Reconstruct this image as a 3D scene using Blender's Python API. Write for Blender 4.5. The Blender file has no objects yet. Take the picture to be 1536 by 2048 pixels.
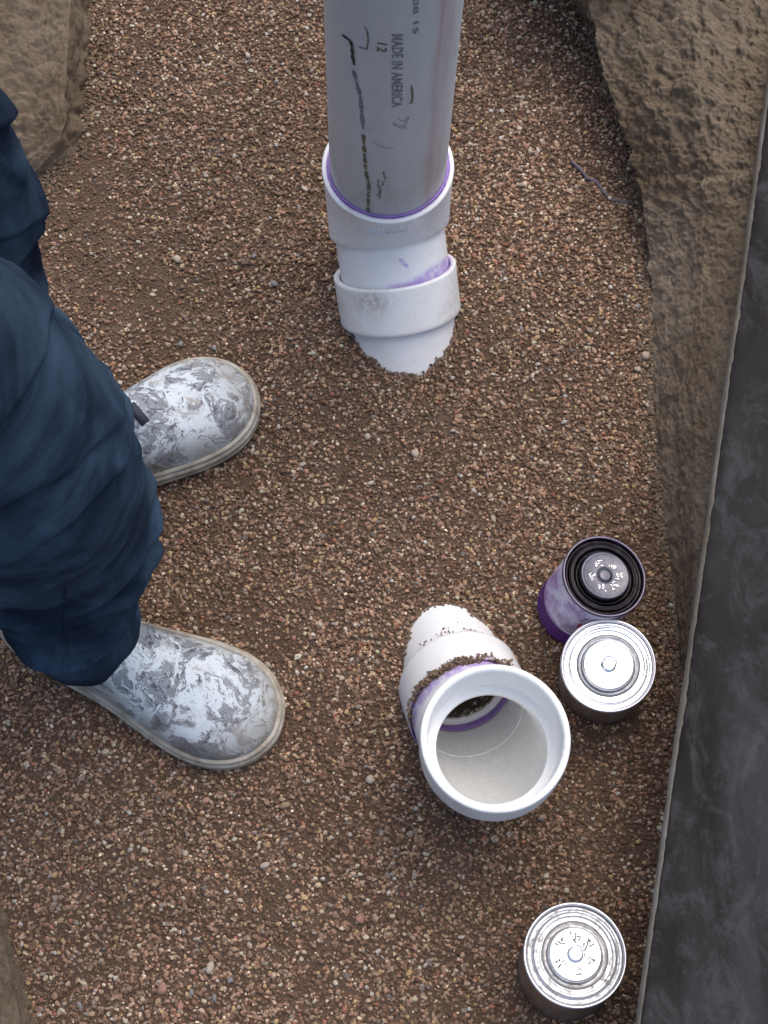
import bpy, bmesh, math, random
import numpy as np
from mathutils import Vector, Matrix, noise
R = math.radians
random.seed(7); RNG = np.random.default_rng(11)
S = bpy.context.scene
C = S.collection

# ------------------------------------------------------------------ camera, sky, sun, exposure
CAM_H, TILT, F, W, H = 1.45, R(20.5), 3000.0, 1536, 2048
cd = bpy.data.cameras.new('camera'); cam = bpy.data.objects.new('camera', cd); C.objects.link(cam)
cam.location = (0, 0, CAM_H); cam.rotation_euler = (TILT, 0, 0)
cd.sensor_fit = 'VERTICAL'; cd.sensor_height = 36; cd.lens = 36*F/H
cd.clip_start = 0.02; cd.clip_end = 500
S.camera = cam
wd = bpy.data.worlds.new("World"); S.world = wd; wd.use_nodes = True
wn = wd.node_tree; bg = wn.nodes['Background']
SUN_EL, SUN_AZ = R(64), R(28)          # azimuth clockwise from +Y
sky = wn.nodes.new('ShaderNodeTexSky'); sky.sky_type = 'NISHITA'; sky.sun_disc = False
sky.sun_elevation = SUN_EL; sky.sun_rotation = SUN_AZ; sky.dust_density = 4; sky.air_density = 1.0; sky.ozone_density = 1.0
wn.links.new(sky.outputs[0], bg.inputs[0]); bg.inputs[1].default_value = 0.14
sd = bpy.data.lights.new('sun', 'SUN'); sun = bpy.data.objects.new('sun', sd); C.objects.link(sun)
S.cycles.diffuse_bounces = 8
sd.energy = 1.15; sd.angle = R(75); sd.color = (1, .97, .93)
sdir = Vector((math.sin(SUN_AZ)*math.cos(SUN_EL), math.cos(SUN_AZ)*math.cos(SUN_EL), math.sin(SUN_EL)))
sun.rotation_euler = sdir.to_track_quat('Z', 'Y').to_euler(); sun.location = (1, 1, 4)
vs = S.view_settings; vs.view_transform = 'Standard'; vs.look = 'None'; vs.exposure = 0.62; vs.gamma = 1; vs.use_curve_mapping = False

def at(px, py, h=0.0):
    """where the ray of a photo pixel meets the level plane z = h"""
    u = (px-W/2)/F; v = (H/2-py)/F
    d = Vector((u, v*math.cos(TILT)+math.sin(TILT), v*math.sin(TILT)-math.cos(TILT)))
    return Vector((0, 0, CAM_H)) + d*((h-CAM_H)/d.z)

# ------------------------------------------------------------------ helpers
def link_obj(name, me, mats, parent=None, smooth=True):
    o = bpy.data.objects.new(name, me); C.objects.link(o)
    for m in (mats if isinstance(mats, (list, tuple)) else [mats]): me.materials.append(m)
    if smooth and len(me.polygons): me.polygons.foreach_set('use_smooth', [True]*len(me.polygons))
    if parent: o.parent = parent
    return o
def tag(o, label=None, cat=None, group=None, kind=None):
    if label: o['label'] = label
    if cat: o['category'] = cat
    if group: o['group'] = group
    if kind: o['kind'] = kind
    return o
def empty(name, loc=(0, 0, 0), rot=None):
    o = bpy.data.objects.new(name, None); C.objects.link(o); o.location = loc; o.empty_display_size = .05
    if rot is not None: o.rotation_euler = rot
    return o
def mesh(name, v, f):
    me = bpy.data.meshes.new(name); me.from_pydata([tuple(map(float, p)) for p in v], [], f); me.update(); return me
def grid_faces(nr, nc, wrap=True, off=0):
    f = []
    for i in range(nr-1):
        for j in range(nc if wrap else nc-1):
            a = off+i*nc+j; b = off+i*nc+(j+1) % nc
            f.append((a, b, b+nc, a+nc))
    return f
def frame(n, ref=Vector((1, 0, 0))):
    n = n.normalized(); x = (ref-n*ref.dot(n)).normalized(); return x, n.cross(x)
def ring(c, n, r, k, ref=Vector((1, 0, 0)), ry=None):
    x, y = frame(n, ref); ry = r if ry is None else ry
    return [c+x*(r*math.cos(2*math.pi*i/k))+y*(ry*math.sin(2*math.pi*i/k)) for i in range(k)]
def loft(name, rings, cap0=False, cap1=False):
    k = len(rings[0]); v = [p for r in rings for p in r]; f = grid_faces(len(rings), k)
    if cap0: f.append(tuple(range(k))[::-1])
    if cap1: f.append(tuple(range((len(rings)-1)*k, len(rings)*k)))
    return mesh(name, v, f)
def lathe(name, prof, k=96):
    """prof: list of (r, z); r = 0 closes the end"""
    v = []; f = []; rows = []
    for r, z in prof:
        if r <= 1e-7: rows.append([len(v)]); v.append((0, 0, z))
        else:
            rows.append(list(range(len(v), len(v)+k)))
            v += [(r*math.cos(2*math.pi*i/k), r*math.sin(2*math.pi*i/k), z) for i in range(k)]
    for a, b in zip(rows, rows[1:]):
        for i in range(k):
            j = (i+1) % k
            if len(a) == 1 and len(b) == 1: continue
            if len(a) == 1: f.append((a[0], b[j], b[i]))
            elif len(b) == 1: f.append((a[i], a[j], b[0]))
            else: f.append((a[i], a[j], b[j], b[i]))
    me = mesh(name, v, f)
    bm = bmesh.new(); bm.from_mesh(me); bmesh.ops.recalc_face_normals(bm, faces=bm.faces); bm.to_mesh(me); bm.free(); return me
def nz(p, s, seed=0.0): return noise.noise(Vector((p[0]*s+seed, p[1]*s-seed*.7, p[2]*s+seed*1.3)))
def fbm(p, s, o=4, seed=0.0):
    a = 0; amp = 1; t = 0
    for i in range(o): a += amp*nz(p, s*2**i, seed+i*7.1); t += amp; amp *= .5
    return a/t
def interp(x, xs, ys): return float(np.interp(x, xs, ys))
def setattr_f(me, name, vals):
    a = me.attributes.new(name, 'FLOAT', 'POINT'); a.data.foreach_set('value', np.asarray(vals, dtype=np.float32))

# ------------------------------------------------------------------ materials
class MT:
    def __init__(s, name, col=(.5, .5, .5), rough=.5, metal=0.0, spec=.5):
        s.m = bpy.data.materials.new(name); s.m.use_nodes = True; s.t = s.m.node_tree
        s.b = s.t.nodes['Principled BSDF']; s.i = s.b.inputs
        s.i['Base Color'].default_value = (*col, 1); s.i['Roughness'].default_value = rough
        s.i['Metallic'].default_value = metal; s.i['Specular IOR Level'].default_value = spec
        s.tc = s.n('ShaderNodeTexCoord')
    def n(s, ty, **kw):
        x = s.t.nodes.new(ty)
        for k, v in kw.items(): setattr(x, k, v)
        return x
    def put(s, sock, v):
        if hasattr(v, 'is_output'): s.t.links.new(v, sock)
        elif v is not None: sock.default_value = v
    def noise(s, scale, detail=4, rough=.55, dist=0.0, vec=None, out=0):
        x = s.n('ShaderNodeTexNoise'); s.put(x.inputs['Vector'], vec or s.tc.outputs['Object'])
        for k, v in (('Scale', scale), ('Detail', detail), ('Roughness', rough), ('Distortion', dist)): x.inputs[k].default_value = v
        return x.outputs[out]
    def voro(s, scale, feature='F1', vec=None, out='Distance', rnd=1.0):
        x = s.n('ShaderNodeTexVoronoi', feature=feature); s.put(x.inputs['Vector'], vec or s.tc.outputs['Object'])
        x.inputs['Scale'].default_value = scale; x.inputs['Randomness'].default_value = rnd
        return x.outputs[out]
    def mapping(s, scale=(1, 1, 1), rot=(0, 0, 0), vec=None, loc=(0, 0, 0)):
        x = s.n('ShaderNodeMapping'); s.put(x.inputs['Vector'], vec or s.tc.outputs['Object'])
        x.inputs['Scale'].default_value = scale; x.inputs['Rotation'].default_value = rot; x.inputs['Location'].default_value = loc
        return x.outputs[0]
    def ramp(s, fac, a, b, ca=(0, 0, 0, 1), cb=(1, 1, 1, 1)):
        x = s.n('ShaderNodeValToRGB'); s.put(x.inputs[0], fac); e = x.color_ramp.elements
        e[0].position = a; e[1].position = b; e[0].color = ca; e[1].color = cb
        return x.outputs[0]
    def ramps(s, fac, stops):
        x = s.n('ShaderNodeValToRGB'); s.put(x.inputs[0], fac); e = x.color_ramp.elements
        while len(e) < len(stops): e.new(.5)
        for i, (p, c) in enumerate(stops): e[i].position = p; e[i].color = (*c, 1)
        return x.outputs[0]
    def math(s, op, a, b=None, clamp=False):
        x = s.n('ShaderNodeMath', operation=op, use_clamp=clamp); s.put(x.inputs[0], a)
        if b is not None: s.put(x.inputs[1], b)
        return x.outputs[0]
    def mix(s, fac, a, b, mode='MIX'):
        x = s.n('ShaderNodeMix', data_type='RGBA', blend_type=mode); s.put(x.inputs[0], fac)
        s.put(x.inputs[6], a if hasattr(a, 'is_output') else (*a[:3], 1)); s.put(x.inputs[7], b if hasattr(b, 'is_output') else (*b[:3], 1))
        return x.outputs[2]
    def attr(s, name, typ='GEOMETRY', out='Fac'):
        x = s.n('ShaderNodeAttribute', attribute_name=name, attribute_type=typ); return x.outputs[out]
    def sep(s, vec=None):
        x = s.n('ShaderNodeSeparateXYZ'); s.put(x.inputs[0], vec or s.tc.outputs['Object']); return x.outputs
    def col(s, v): s.put(s.i['Base Color'], v)
    def rough(s, v): s.put(s.i['Roughness'], v)
    def bump(s, h, dist=.001, strength=1.0):
        x = s.n('ShaderNodeBump'); x.inputs['Strength'].default_value = strength; x.inputs['Distance'].default_value = dist
        s.put(x.inputs['Height'], h)
        if s.i['Normal'].is_linked: s.put(x.inputs['Normal'], s.i['Normal'].links[0].from_socket)
        s.put(s.i['Normal'], x.outputs[0])

def soil_material(name, a, b, c, scale=1.0):
    s = MT(name, rough=.95, spec=.15)
    col = s.ramps(s.noise(9*scale, 6, .62), [(.3, a), (.5, b), (.72, c)])
    col = s.mix(s.math('MULTIPLY', s.ramp(s.noise(3.3*scale, 3, .5, .6), .48, .62), .55), col, s.mix(.5, a, b))
    col = s.mix(s.math('MULTIPLY', s.ramp(s.noise(170*scale, 3), .52, .75), .6), col, c)
    col = s.mix(s.math('MULTIPLY', s.ramp(s.noise(45*scale, 4, .6, .5), .58, .7), .5), col, a)
    s.col(col)
    s.bump(s.noise(110, 7, .75), .008, 1.0); s.bump(s.noise(300, 5, .75), .003, 1.0)
    return s.m
M = {}
M['bed'] = soil_material('packed_sandy_soil', (.13, .086, .060), (.18, .122, .086), (.24, .17, .125), 2)
M['bank'] = soil_material('clay_soil', (.16, .112, .068), (.275, .213, .148), (.39, .32, .24))
M['soil'] = soil_material('open_soil', (.08, .055, .036), (.13, .098, .066), (.2, .16, .115))

s = MT('gravel_grains', rough=.8, spec=.3)
g = s.attr('gcol', 'INSTANCER', 'Color')
s.col(s.mix(s.math('MULTIPLY', s.ramp(s.noise(1.1, 3), .4, .65), .3), g, s.mix(1, g, (.55, .45, .38), 'MULTIPLY')))
s.bump(s.noise(3, 3), .15, .5); M['gravel'] = s.m
def stone_mat(name, c):
    s = MT(name, rough=.75, spec=.35)
    s.col(s.mix(s.ramp(s.noise(300, 4), .4, .65), c, tuple(x*.6 for x in c))); s.bump(s.noise(500, 3), .0005, .6); return s.m
STONES = [stone_mat('cream_stone', (.50, .42, .33)), stone_mat('pink_stone', (.40, .22, .16)), stone_mat('grey_stone', (.25, .24, .24)), stone_mat('tan_stone', (.34, .24, .14)), stone_mat('brown_stone', (.24, .165, .12))]

def pvc(name, base, dirt=.25, rough=.32, purple=(.29, .15, .56)):
    s = MT(name, rough=rough, spec=.5)
    d = s.math('MULTIPLY', s.ramp(s.noise(28, 7, .68), .46, .75), dirt)
    col = s.mix(d, base, tuple(b*k for b, k in zip(base, (.72, .66, .58))))
    fine = s.math('MULTIPLY', s.ramp(s.noise(220, 4, .6, .6), .62, .76), dirt*1.2)
    col = s.mix(fine, col, (.2, .15, .11))
    st = s.math('MULTIPLY', s.attr('stain'), s.ramp(s.noise(75, 5, .6, 1.2), .25, .55), True)
    col = s.mix(st, col, purple)
    mud_shade = s.math('MULTIPLY', s.attr('mud_shade'), s.ramp(s.noise(160, 5, .65), .35, .6), True)  # carries mud outside and painted shade inside the lower bore
    col = s.mix(mud_shade, col, (.13, .09, .06))
    s.col(col); s.rough(s.math('ADD', s.math('MULTIPLY', s.noise(60, 5), .25), rough-.1))
    s.bump(s.noise(90, 4), .0004, .35); s.bump(mud_shade, .0008, .6)
    return s.m
M['pvc'] = pvc('white_pvc', (.785, .79, .79))
M['pvc_in'] = pvc('white_pvc_lightened', (.83, .84, .83), .22)  # brighter copy of the white PVC; light inside the bore put into colour
# dusty grey-white pipe with rust-pink streaks along its right side
s = MT('dusty_pipe_pvc', rough=.38, spec=.5)
base = s.mix(s.ramp(s.noise(6, 5, .6, .3, s.mapping((1, 1, .25))), .35, .7), (.60, .60, .605), (.50, .495, .49))
xyz = s.sep(); ang = s.math('ARCTAN2', xyz[1], xyz[0])
wob = s.math('MULTIPLY', s.math('SUBTRACT', s.noise(9, 3, .5, 0, s.mapping((0, 0, 1))), .5), .35)
an = s.math('ADD', ang, wob)
def band(c, w):
    d = s.math('ABSOLUTE', s.math('SUBTRACT', an, c)); return s.ramp(d, 0, w, (1, 1, 1, 1), (0, 0, 0, 1))
streak = s.noise(40, 4, .6, .4, s.mapping((1, 1, .06)))
st = s.math('MULTIPLY', s.math('MAXIMUM', s.math('MAXIMUM', band(-.86, .16), s.math('MULTIPLY', band(-.62, .10), .8)), s.math('MULTIPLY', band(-.72, .35), .5)), s.ramp(streak, .3, .65))
base = s.mix(s.math('MULTIPLY', st, .8), base, (.40, .20, .19))
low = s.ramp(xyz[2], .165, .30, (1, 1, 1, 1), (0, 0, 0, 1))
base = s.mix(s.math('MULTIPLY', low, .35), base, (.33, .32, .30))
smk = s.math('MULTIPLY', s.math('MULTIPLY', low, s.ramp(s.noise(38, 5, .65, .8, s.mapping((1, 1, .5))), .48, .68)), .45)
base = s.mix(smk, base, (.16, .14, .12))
base = s.mix(s.math('MULTIPLY', s.ramp(s.noise(55, 6, .7, 0, s.mapping((1, 1, .35))), .56, .8), .4), base, (.22, .21, .2))
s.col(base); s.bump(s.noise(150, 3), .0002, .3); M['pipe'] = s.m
def flat(name, c, rough=.6, metal=0.0, spec=.5, var=.3, sc=80, bump=.0003):
    s = MT(name, rough=rough, metal=metal, spec=spec)
    s.col(s.mix(s.ramp(s.noise(sc, 5, .6), .35, .7), c, tuple(x*(1-var) for x in c))); s.bump(s.noise(sc*3, 3), bump, .4); return s.m
M['purple'] = flat('purple_primer', (.33, .19, .56), .35)
M['ink'] = flat('black_marker_ink', (.035, .035, .04), .6, var=.1)
M['ink_faint'] = flat('worn_print_ink', (.17, .17, .19), .6, sc=300, var=-.6)
M['ink_brown'] = flat('brown_scuff', (.12, .10, .06), .7, sc=300, var=-.8)
M['scratch'] = flat('pale_scratch', (.6, .6, .6), .5)
M['dark_hole'] = flat('painted_bore_shade', (.03, .027, .02), .5, sc=60)  # near-black colour painting the shade deep in the bore

# boots
s = MT('smeared_white_rubber', rough=.6, spec=.3)
warp = s.n('ShaderNodeVectorMath', operation='MULTIPLY_ADD')
s.put(warp.inputs[0], s.noise(22, 3, .5, 0, None, 1)); warp.inputs[1].default_value = (.05, .05, .05); s.put(warp.inputs[2], s.tc.outputs['Object'])
wv = warp.outputs[0]
n1 = s.noise(30, 8, .78, .35, wv); n2 = s.noise(20, 8, .74, .7, wv); n3 = s.noise(60, 6, .72, 2.2, wv)
col = s.ramps(n2, [(.30, (.22, .23, .245)), (.42, (.38, .395, .40)), (.48, (.60, .665, .70)), (.58, (.56, .61, .64)), (.66, (.30, .265, .22))])
col = s.mix(s.math('MULTIPLY', s.ramp(n1, .50, .52), .8), col, (.16, .175, .20))
col = s.mix(s.math('MULTIPLY', s.ramp(s.math('MULTIPLY', n3, s.math('ADD', n1, .5)), .565, .60), .85), col, (.06, .06, .08))
edge_ = s.ramp(s.math('ABSOLUTE', s.math('SUBTRACT', n1, .508)), .006, .016, (1, 1, 1, 1), (0, 0, 0, 1))
col = s.mix(s.math('MULTIPLY', s.math('MULTIPLY', edge_, s.ramp(n3, .46, .54)), .75), col, (.05, .05, .07))
edge2 = s.ramp(s.math('ABSOLUTE', s.math('SUBTRACT', n1, .485)), .004, .012, (1, 1, 1, 1), (0, 0, 0, 1))
col = s.mix(s.math('MULTIPLY', s.math('MULTIPLY', edge2, s.ramp(n3, .5, .42)), .5), col, (.62, .66, .68))
dirt = s.math('MULTIPLY', s.attr('edge'), s.ramp(s.noise(30, 5, .65), .25, .55), True)
col = s.mix(s.math('MULTIPLY', dirt, .72), col, (.22, .185, .14))
s.col(col); s.rough(s.ramp(n1, .3, .7, (.5, .5, .5, 1), (.75, .75, .75, 1)))
s.bump(n1, .0006, .5); s.bump(n3, .0004, .5); M['boot'] = s.m
s = MT('muddy_cream_sole', rough=.55)
s.col(s.mix(s.ramp(s.noise(40, 6, .65), .4, .65), (.42, .385, .315), (.22, .18, .13))); s.bump(s.noise(300, 4), .0004, .5); M['sole'] = s.m

# denim
s = MT('navy_denim', rough=.95, spec=.06)
s.i['Sheen Weight'].default_value = .0; s.i['Sheen Roughness'].default_value = .6
col = s.ramps(s.noise(6, 7, .66, .9), [(.38, (.006, .0095, .020)), (.5, (.0155, .0265, .047)), (.60, (.037, .063, .099))])
col = s.mix(s.math('MULTIPLY', s.attr('ridge'), .7, True), col, (.054, .090, .134))  # worn crests lighter; hem left dark as painted shade
col = s.mix(s.math('MULTIPLY', s.ramp(s.noise(120, 5, .75), .62, .8), .2), col, (.07, .10, .14))
tw = s.n('ShaderNodeTexWave', wave_type='BANDS', bands_direction='DIAGONAL'); s.put(tw.inputs['Vector'], s.tc.outputs['Object']); tw.inputs['Scale'].default_value = 330; tw.inputs['Distortion'].default_value = 1.5
col = s.mix(s.math('MULTIPLY', tw.outputs[1], .12), col, (.035, .06, .10))
s.col(col); s.bump(tw.outputs[1], .0003, .35); s.bump(s.noise(55, 5, .6), .0035, .55); M['denim'] = s.m
M['seam'] = flat('denim_seam', (.014, .024, .045), .9, spec=.1)

# metal of the tins
def tin(name, col, rough, dirtamt, dirtcol=(.10, .09, .08), sc=60):
    s = MT(name, rough=rough, metal=1)
    d = s.math('MULTIPLY', s.ramp(s.noise(sc, 7, .7, 1.0), .46, .66), dirtamt)
    s.col(s.mix(d, col, dirtcol)); s.put(s.i['Metallic'], s.math('SUBTRACT', 1.0, d))
    s.rough(s.math('ADD', rough, s.math('MULTIPLY', s.noise(90, 6, .7), .2)))
    s.bump(s.noise(70, 4), .0003, .5); return s.m
M['tin_bright'] = tin('bright_tinplate', (.95, .95, .96), .16, .10)
M['tin_dull'] = tin('stained_tinplate', (.50, .51, .53), .30, .9, (.17, .16, .14), 130)
M['tin_groove'] = tin('grimy_tinplate', (.42, .42, .43), .35, .8, (.13, .115, .10), 140)
M['tin_grey'] = tin('groove_tinplate', (.33, .35, .38), .3, .5, (.2, .18, .16), 110)  # darker tin puts the groove's dim reflection into its colour
M['tin_black'] = tin('black_tinplate', (.010, .009, .011), .12, .25, (.006, .005, .007))  # near-black tin with irregular darker patches
M['tin_smoke'] = tin('smoky_tinplate', (.08, .08, .10), .2, .5, (.03, .03, .04))
M['rim_dark'] = tin('primer_stained_rim', (.14, .12, .16), .25, .6, (.04, .03, .05))
M['tin_cap'] = tin('worn_tin_cap', (.80, .81, .84), .2, .55, (.25, .24, .23), 120)
M['tin_rim'] = tin('rim_tinplate', (.55, .54, .58), .2, .2)
M['tin_side'] = tin('dark_tin_side', (.30, .29, .30), .28, .5, (.12, .09, .07), 18)
s = MT('purple_label', rough=.4)
z = s.sep()[2]
lab = s.mix(s.ramp(s.noise(26, 7, .7, .8), .46, .66), (.50, .47, .60), (.20, .08, .28))
lab = s.mix(s.ramp(s.noise(60, 6, .7, 1.5), .58, .68), lab, (.07, .02, .12))
lab = s.mix(s.ramp(z, .0255, .0265, (1, 1, 1, 1), (0, 0, 0, 1)), lab, s.mix(s.ramp(s.noise(40, 5), .4, .6), (.085, .018, .19), (.05, .012, .11)))
s.col(lab); M['label'] = s.m
M['red'] = flat('red_print', (.45, .03, .05), .4, var=.4)
M['print_and_shade'] = flat('dark_print_emboss_shade', (.06, .04, .09), .5)
# slab
s = MT('dark_coated_slab', rough=.7, spec=.05)
wv = s.mapping((1, .45, 1), (0, 0, .15))
col = s.ramps(s.noise(5.5, 8, .66, 1.3, wv), [(.38, (.015, .0135, .0135)), (.5, (.021, .0205, .021)), (.6, (.032, .0315, .033))])
col = s.mix(s.math('MULTIPLY', s.ramp(s.noise(30, 10, .8, .6, s.mapping((1, .6, 1), (0, 0, .15))), .5, .72), .5), col, (.095, .095, .10))
col = s.mix(s.math('MULTIPLY', s.ramp(s.noise(3.2, 3, .5, .5), .55, .7), .5), col, (.018, .012, .010))
s.col(col); s.rough(s.ramp(s.noise(12, 6), .3, .7, (.45, .45, .45, 1), (.75, .75, .75, 1))); s.bump(s.noise(30, 6), .0015, .5); M['slab'] = s.m
s = MT('muddy_slab_edge', rough=.9)
s.col(s.ramps(s.noise(14, 6, .65), [(.35, (.14, .118, .088)), (.55, (.21, .185, .150)), (.7, (.28, .27, .26))])); s.bump(s.noise(140, 5, .65), .002, .7); M['slab_edge'] = s.m

# ------------------------------------------------------------------ ground under everything
big = mesh('open_ground', [(-60, -60, -.06), (60, -60, -.06), (60, 60, -.06), (-60, 60, -.06)], [(0, 1, 2, 3)])
tag(link_obj('ground', big, M['soil']), kind='structure')

# pipe geometry (centre lines) needed for holes in the gravel
RP, RH = .0578, .0655                       # pipe and hub outer radius
LEAN = R(41)
C1 = at(789, 537, .045)                     # mouth of the upper coupling
dA = Vector((.13, -math.sin(LEAN), -math.cos(LEAN))).normalized()
BA = C1 - dA*.060                           # bend of the upper elbow
PA = Vector((BA.x+.0005, BA.y, .180))        # rim of the upper elbow
PB = at(991, 1474, .163)                    # rim of the lower elbow
BB = Vector((PB.x, PB.y, .078))
gB = Vector((-.245, .97, 0)).normalized(); LB = R(50)
dB = gB*math.sin(LB) - Vector((0, 0, 1))*math.cos(LB)
nB = gB*math.cos(LB) + Vector((0, 0, 1))*math.sin(LB)
TUBES = [(C1, C1+dA*.4, RP), (BB+dB*.05, BB+dB*.4, .0535)]
def seg_dist(P, a, b):
    a = np.array(a); ab = np.array(b)-a; t = np.clip(((P-a)@ab)/(ab@ab), 0, 1)
    return np.linalg.norm(P-(a+t[:, None]*ab), axis=1)

def ground_h(x, y):
    h = .007*noise.noise(Vector((x*5, y*5, 1.7)))+.0035*noise.noise(Vector((x*17, y*17, 4)))
    for cx, cy, r, a in ((C1.x+.01, C1.y-.05, .10, .006), (BB.x-.03, BB.y+.12, .12, .002), (-.02, 1.15, .35, .01)):
        d2 = ((x-cx)**2+(y-cy)**2)/r**2
        h += a*math.exp(-d2)
    return h
X0, X1, Y0, Y1, DG = -.86, .56, -.5, 2.3, .006
nx = int((X1-X0)/DG)+1; ny = int((Y1-Y0)/DG)+1
GX = np.linspace(X0, X1, nx); GY = np.linspace(Y0, Y1, ny)
GH = np.array([[ground_h(x, y) for x in GX] for y in GY])
def gh(x, y):
    fx = np.clip((np.asarray(x)-X0)/(X1-X0)*(nx-1), 0, nx-1.001); fy = np.clip((np.asarray(y)-Y0)/(Y1-Y0)*(ny-1), 0, ny-1.001)
    i = fx.astype(int); j = fy.astype(int); a = fx-i; b = fy-j
    return (GH[j, i]*(1-a)+GH[j, i+1]*a)*(1-b)+(GH[j+1, i]*(1-a)+GH[j+1, i+1]*a)*b
V = np.array([(GX[i], GY[j], GH[j, i]) for j in range(ny) for i in range(nx)])
inside = np.zeros(len(V), bool)
for a, b, r in TUBES: inside |= seg_dist(V, a, b) < r-.003
fs = [f for f in grid_faces(ny, nx, False) if not any(inside[k] for k in f)]
bed = tag(link_obj('gravel_bed', mesh('gravel_bed', V, fs), M['bed']), kind='structure')

# ------------------------------------------------------------------ gravel: instanced grains (stuff)
src = bpy.data.collections.new('grain_shapes')
for q in range(8):
    bm = bmesh.new(); bmesh.ops.create_icosphere(bm, subdivisions=1, radius=1)
    sx, sy, sz = random.uniform(.85, 1.25), random.uniform(.65, 1.0), random.uniform(.5, .8)
    for v in bm.verts:
        k = random.uniform(.78, 1.22)
        v.co = Vector((v.co.x*sx*k, v.co.y*sy*k, v.co.z*sz*k))
    me = bpy.data.meshes.new('grain'); bm.to_mesh(me); bm.free()
    me.materials.append(M['gravel'])
    src.objects.link(bpy.data.objects.new('grain_%d' % q, me))
def scatter(n, x0, x1, y0, y1, smin, smax, p):
    x = RNG.uniform(x0, x1, n); y = RNG.uniform(y0, y1, n)
    sc = smin+(smax-smin)*RNG.random(n)**p
    return x, y, sc
parts = [scatter(240000, -.50, .48, -.12, 1.35, .0008, .0016, 1.0), scatter(90000, -.86, .56, -.5, 2.3, .0014, .003, 1.5), scatter(77000, -.50, .48, -.12, 1.35, .0015, .0030, 1.7), scatter(5200, -.50, .48, -.05, 1.35, .0026, .0040, 2.2)]
gx = np.concatenate([p[0] for p in parts]); gy = np.concatenate([p[1] for p in parts]); gs = np.concatenate([p[2] for p in parts])
gz = gh(gx, gy)+gs*RNG.uniform(-.1, .75, len(gx))+(gs > .0014)*.0006
P = np.stack([gx, gy, gz], 1)
ok = np.ones(len(P), bool)
for a, b, r in TUBES: ok &= seg_dist(P, a, b) > r-.001+gs*.2
bare = np.array([max(0, noise.noise(Vector((p[0]*6, p[1]*6, 21)))+.5*noise.noise(Vector((p[0]*15, p[1]*15, 2)))-.2)*.9 for p in P])
for (bx, by), br, ba in ((at(190, 520)[:2], .11, .6), (at(330, 640)[:2], .07, .55), (at(130, 350)[:2], .06, .8), (at(900, 640)[:2], .05, .4), (at(720, 900)[:2], .08, .3), (at(1320, 1050)[:2], .05, .6)):
    bare += ba*np.exp(-((P[:, 0]-bx)**2+(P[:, 1]-by)**2)/br**2)
ok &= ~((gs > .0015) & (RNG.random(len(P)) < np.clip(bare, 0, .85)))
P = P[ok]; gs = gs[ok]
# dirt spilt on the lower fittings
extra = []
for k in range(950):
    th = random.gauss(.25, .55); s_ = .071+.006*noise.noise(Vector((th*4, 3, 0)))+random.gauss(0, .0022); r_ = random.uniform(.056, .0635)
    ax = gB.cross(Vector((0, 0, 1))).normalized()
    extra.append((*(BB+dB*s_+(nB*math.cos(th)-ax*math.sin(th))*r_), random.uniform(.0007, .0019)))
for k in range(34):
    th = random.gauss(.0, .35); s_ = .128+abs(random.gauss(0, .006)) if k < 50 else random.uniform(.15, .19); r_ = .0540
    ax = gB.cross(Vector((0, 0, 1))).normalized()
    extra.append((*(BB+dB*s_+(nB*math.cos(th)-ax*math.sin(th))*r_), random.uniform(.0006, .0013)))
for o_, d_, r_, smax in ((C1, dA, RP, .20), (BB, dB, .0535, .26)):
    fx, fy = frame(d_, Vector((1, 0, 0)))
    for k in range(26000):
        th = random.uniform(0, 6.28); s_ = random.uniform(.055, smax)
        p = o_+d_*s_+(fx*math.cos(th)+fy*math.sin(th))*(r_+.0006); g_ = float(gh(p.x, p.y))
        lim = .002+.007*max(0, noise.noise(Vector((p.x*60, p.y*60, 1))))+.003*random.random()**3
        if g_-.001 < p.z < g_+lim: extra.append((*p, random.uniform(.0006, .0022)))
crumb0 = len(extra)
for k in range(5200):
    py = random.uniform(-40, 1480)
    ex_ = np.interp(py, [0, 100, 200, 300, 380, 500, 800, 1000, 1200, 1350, 1480], [1180, 1197, 1226, 1262, 1278, 1297, 1308, 1325, 1350, 1364, 1372])
    p = at(ex_-abs(random.gauss(0, 16))+random.uniform(0, 14), py, 0); extra.append((p.x, p.y, float(gh(p.x, p.y))+random.uniform(.0005, .003), random.uniform(.0008, .0030)*random.random()**.7+.0004))
for k in range(1500):
    py = random.uniform(-40, 420); ex_ = np.interp(py, [0, 240, 300, 340, 420], [165, 160, 140, 100, 60])
    p = at(ex_+abs(random.gauss(0, 22))-6, py, 0); extra.append((p.x, p.y, float(gh(p.x, p.y))+random.uniform(.0005, .003), random.uniform(.0008, .0026)*random.random()**.7+.0004))
E = np.array(extra); P = np.concatenate([P, E[:, :3]]); gs = np.concatenate([gs, E[:, 3]])
n = len(P); nE = len(E)
pal = np.array([(.15, .100, .072), (.20, .138, .102), (.11, .070, .050), (.28, .205, .152), (.32, .205, .155), (.25, .22, .20), (.42, .335, .255), (.34, .255, .145), (.56, .49, .40), (.16, .155, .155), (.27, .13, .09)])
pr = np.array([.23, .20, .14, .14, .08, .055, .075, .03, .032, .013, .015]); pr /= pr.sum()
ci = RNG.choice(len(pal), n, p=pr); col = pal[ci]*RNG.uniform(.75, 1.2, (n, 1))
fine_i = gs < .00145; dk = np.array([(.12, .078, .054), (.14, .094, .068), (.10, .066, .047), (.175, .125, .094), (.20, .15, .12)])
col[fine_i] = dk[RNG.choice(5, fine_i.sum(), p=[.3, .3, .22, .12, .06])]*RNG.uniform(.75, 1.2, (fine_i.sum(), 1))
big_i = gs > .0024; col[big_i] = np.clip(col[big_i]*.95, 0, .38)
low = np.array([noise.noise(Vector((p[0]*3.2, p[1]*3.2, 9)))+.6*noise.noise(Vector((p[0]*9, p[1]*9, 2))) for p in P])
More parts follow.
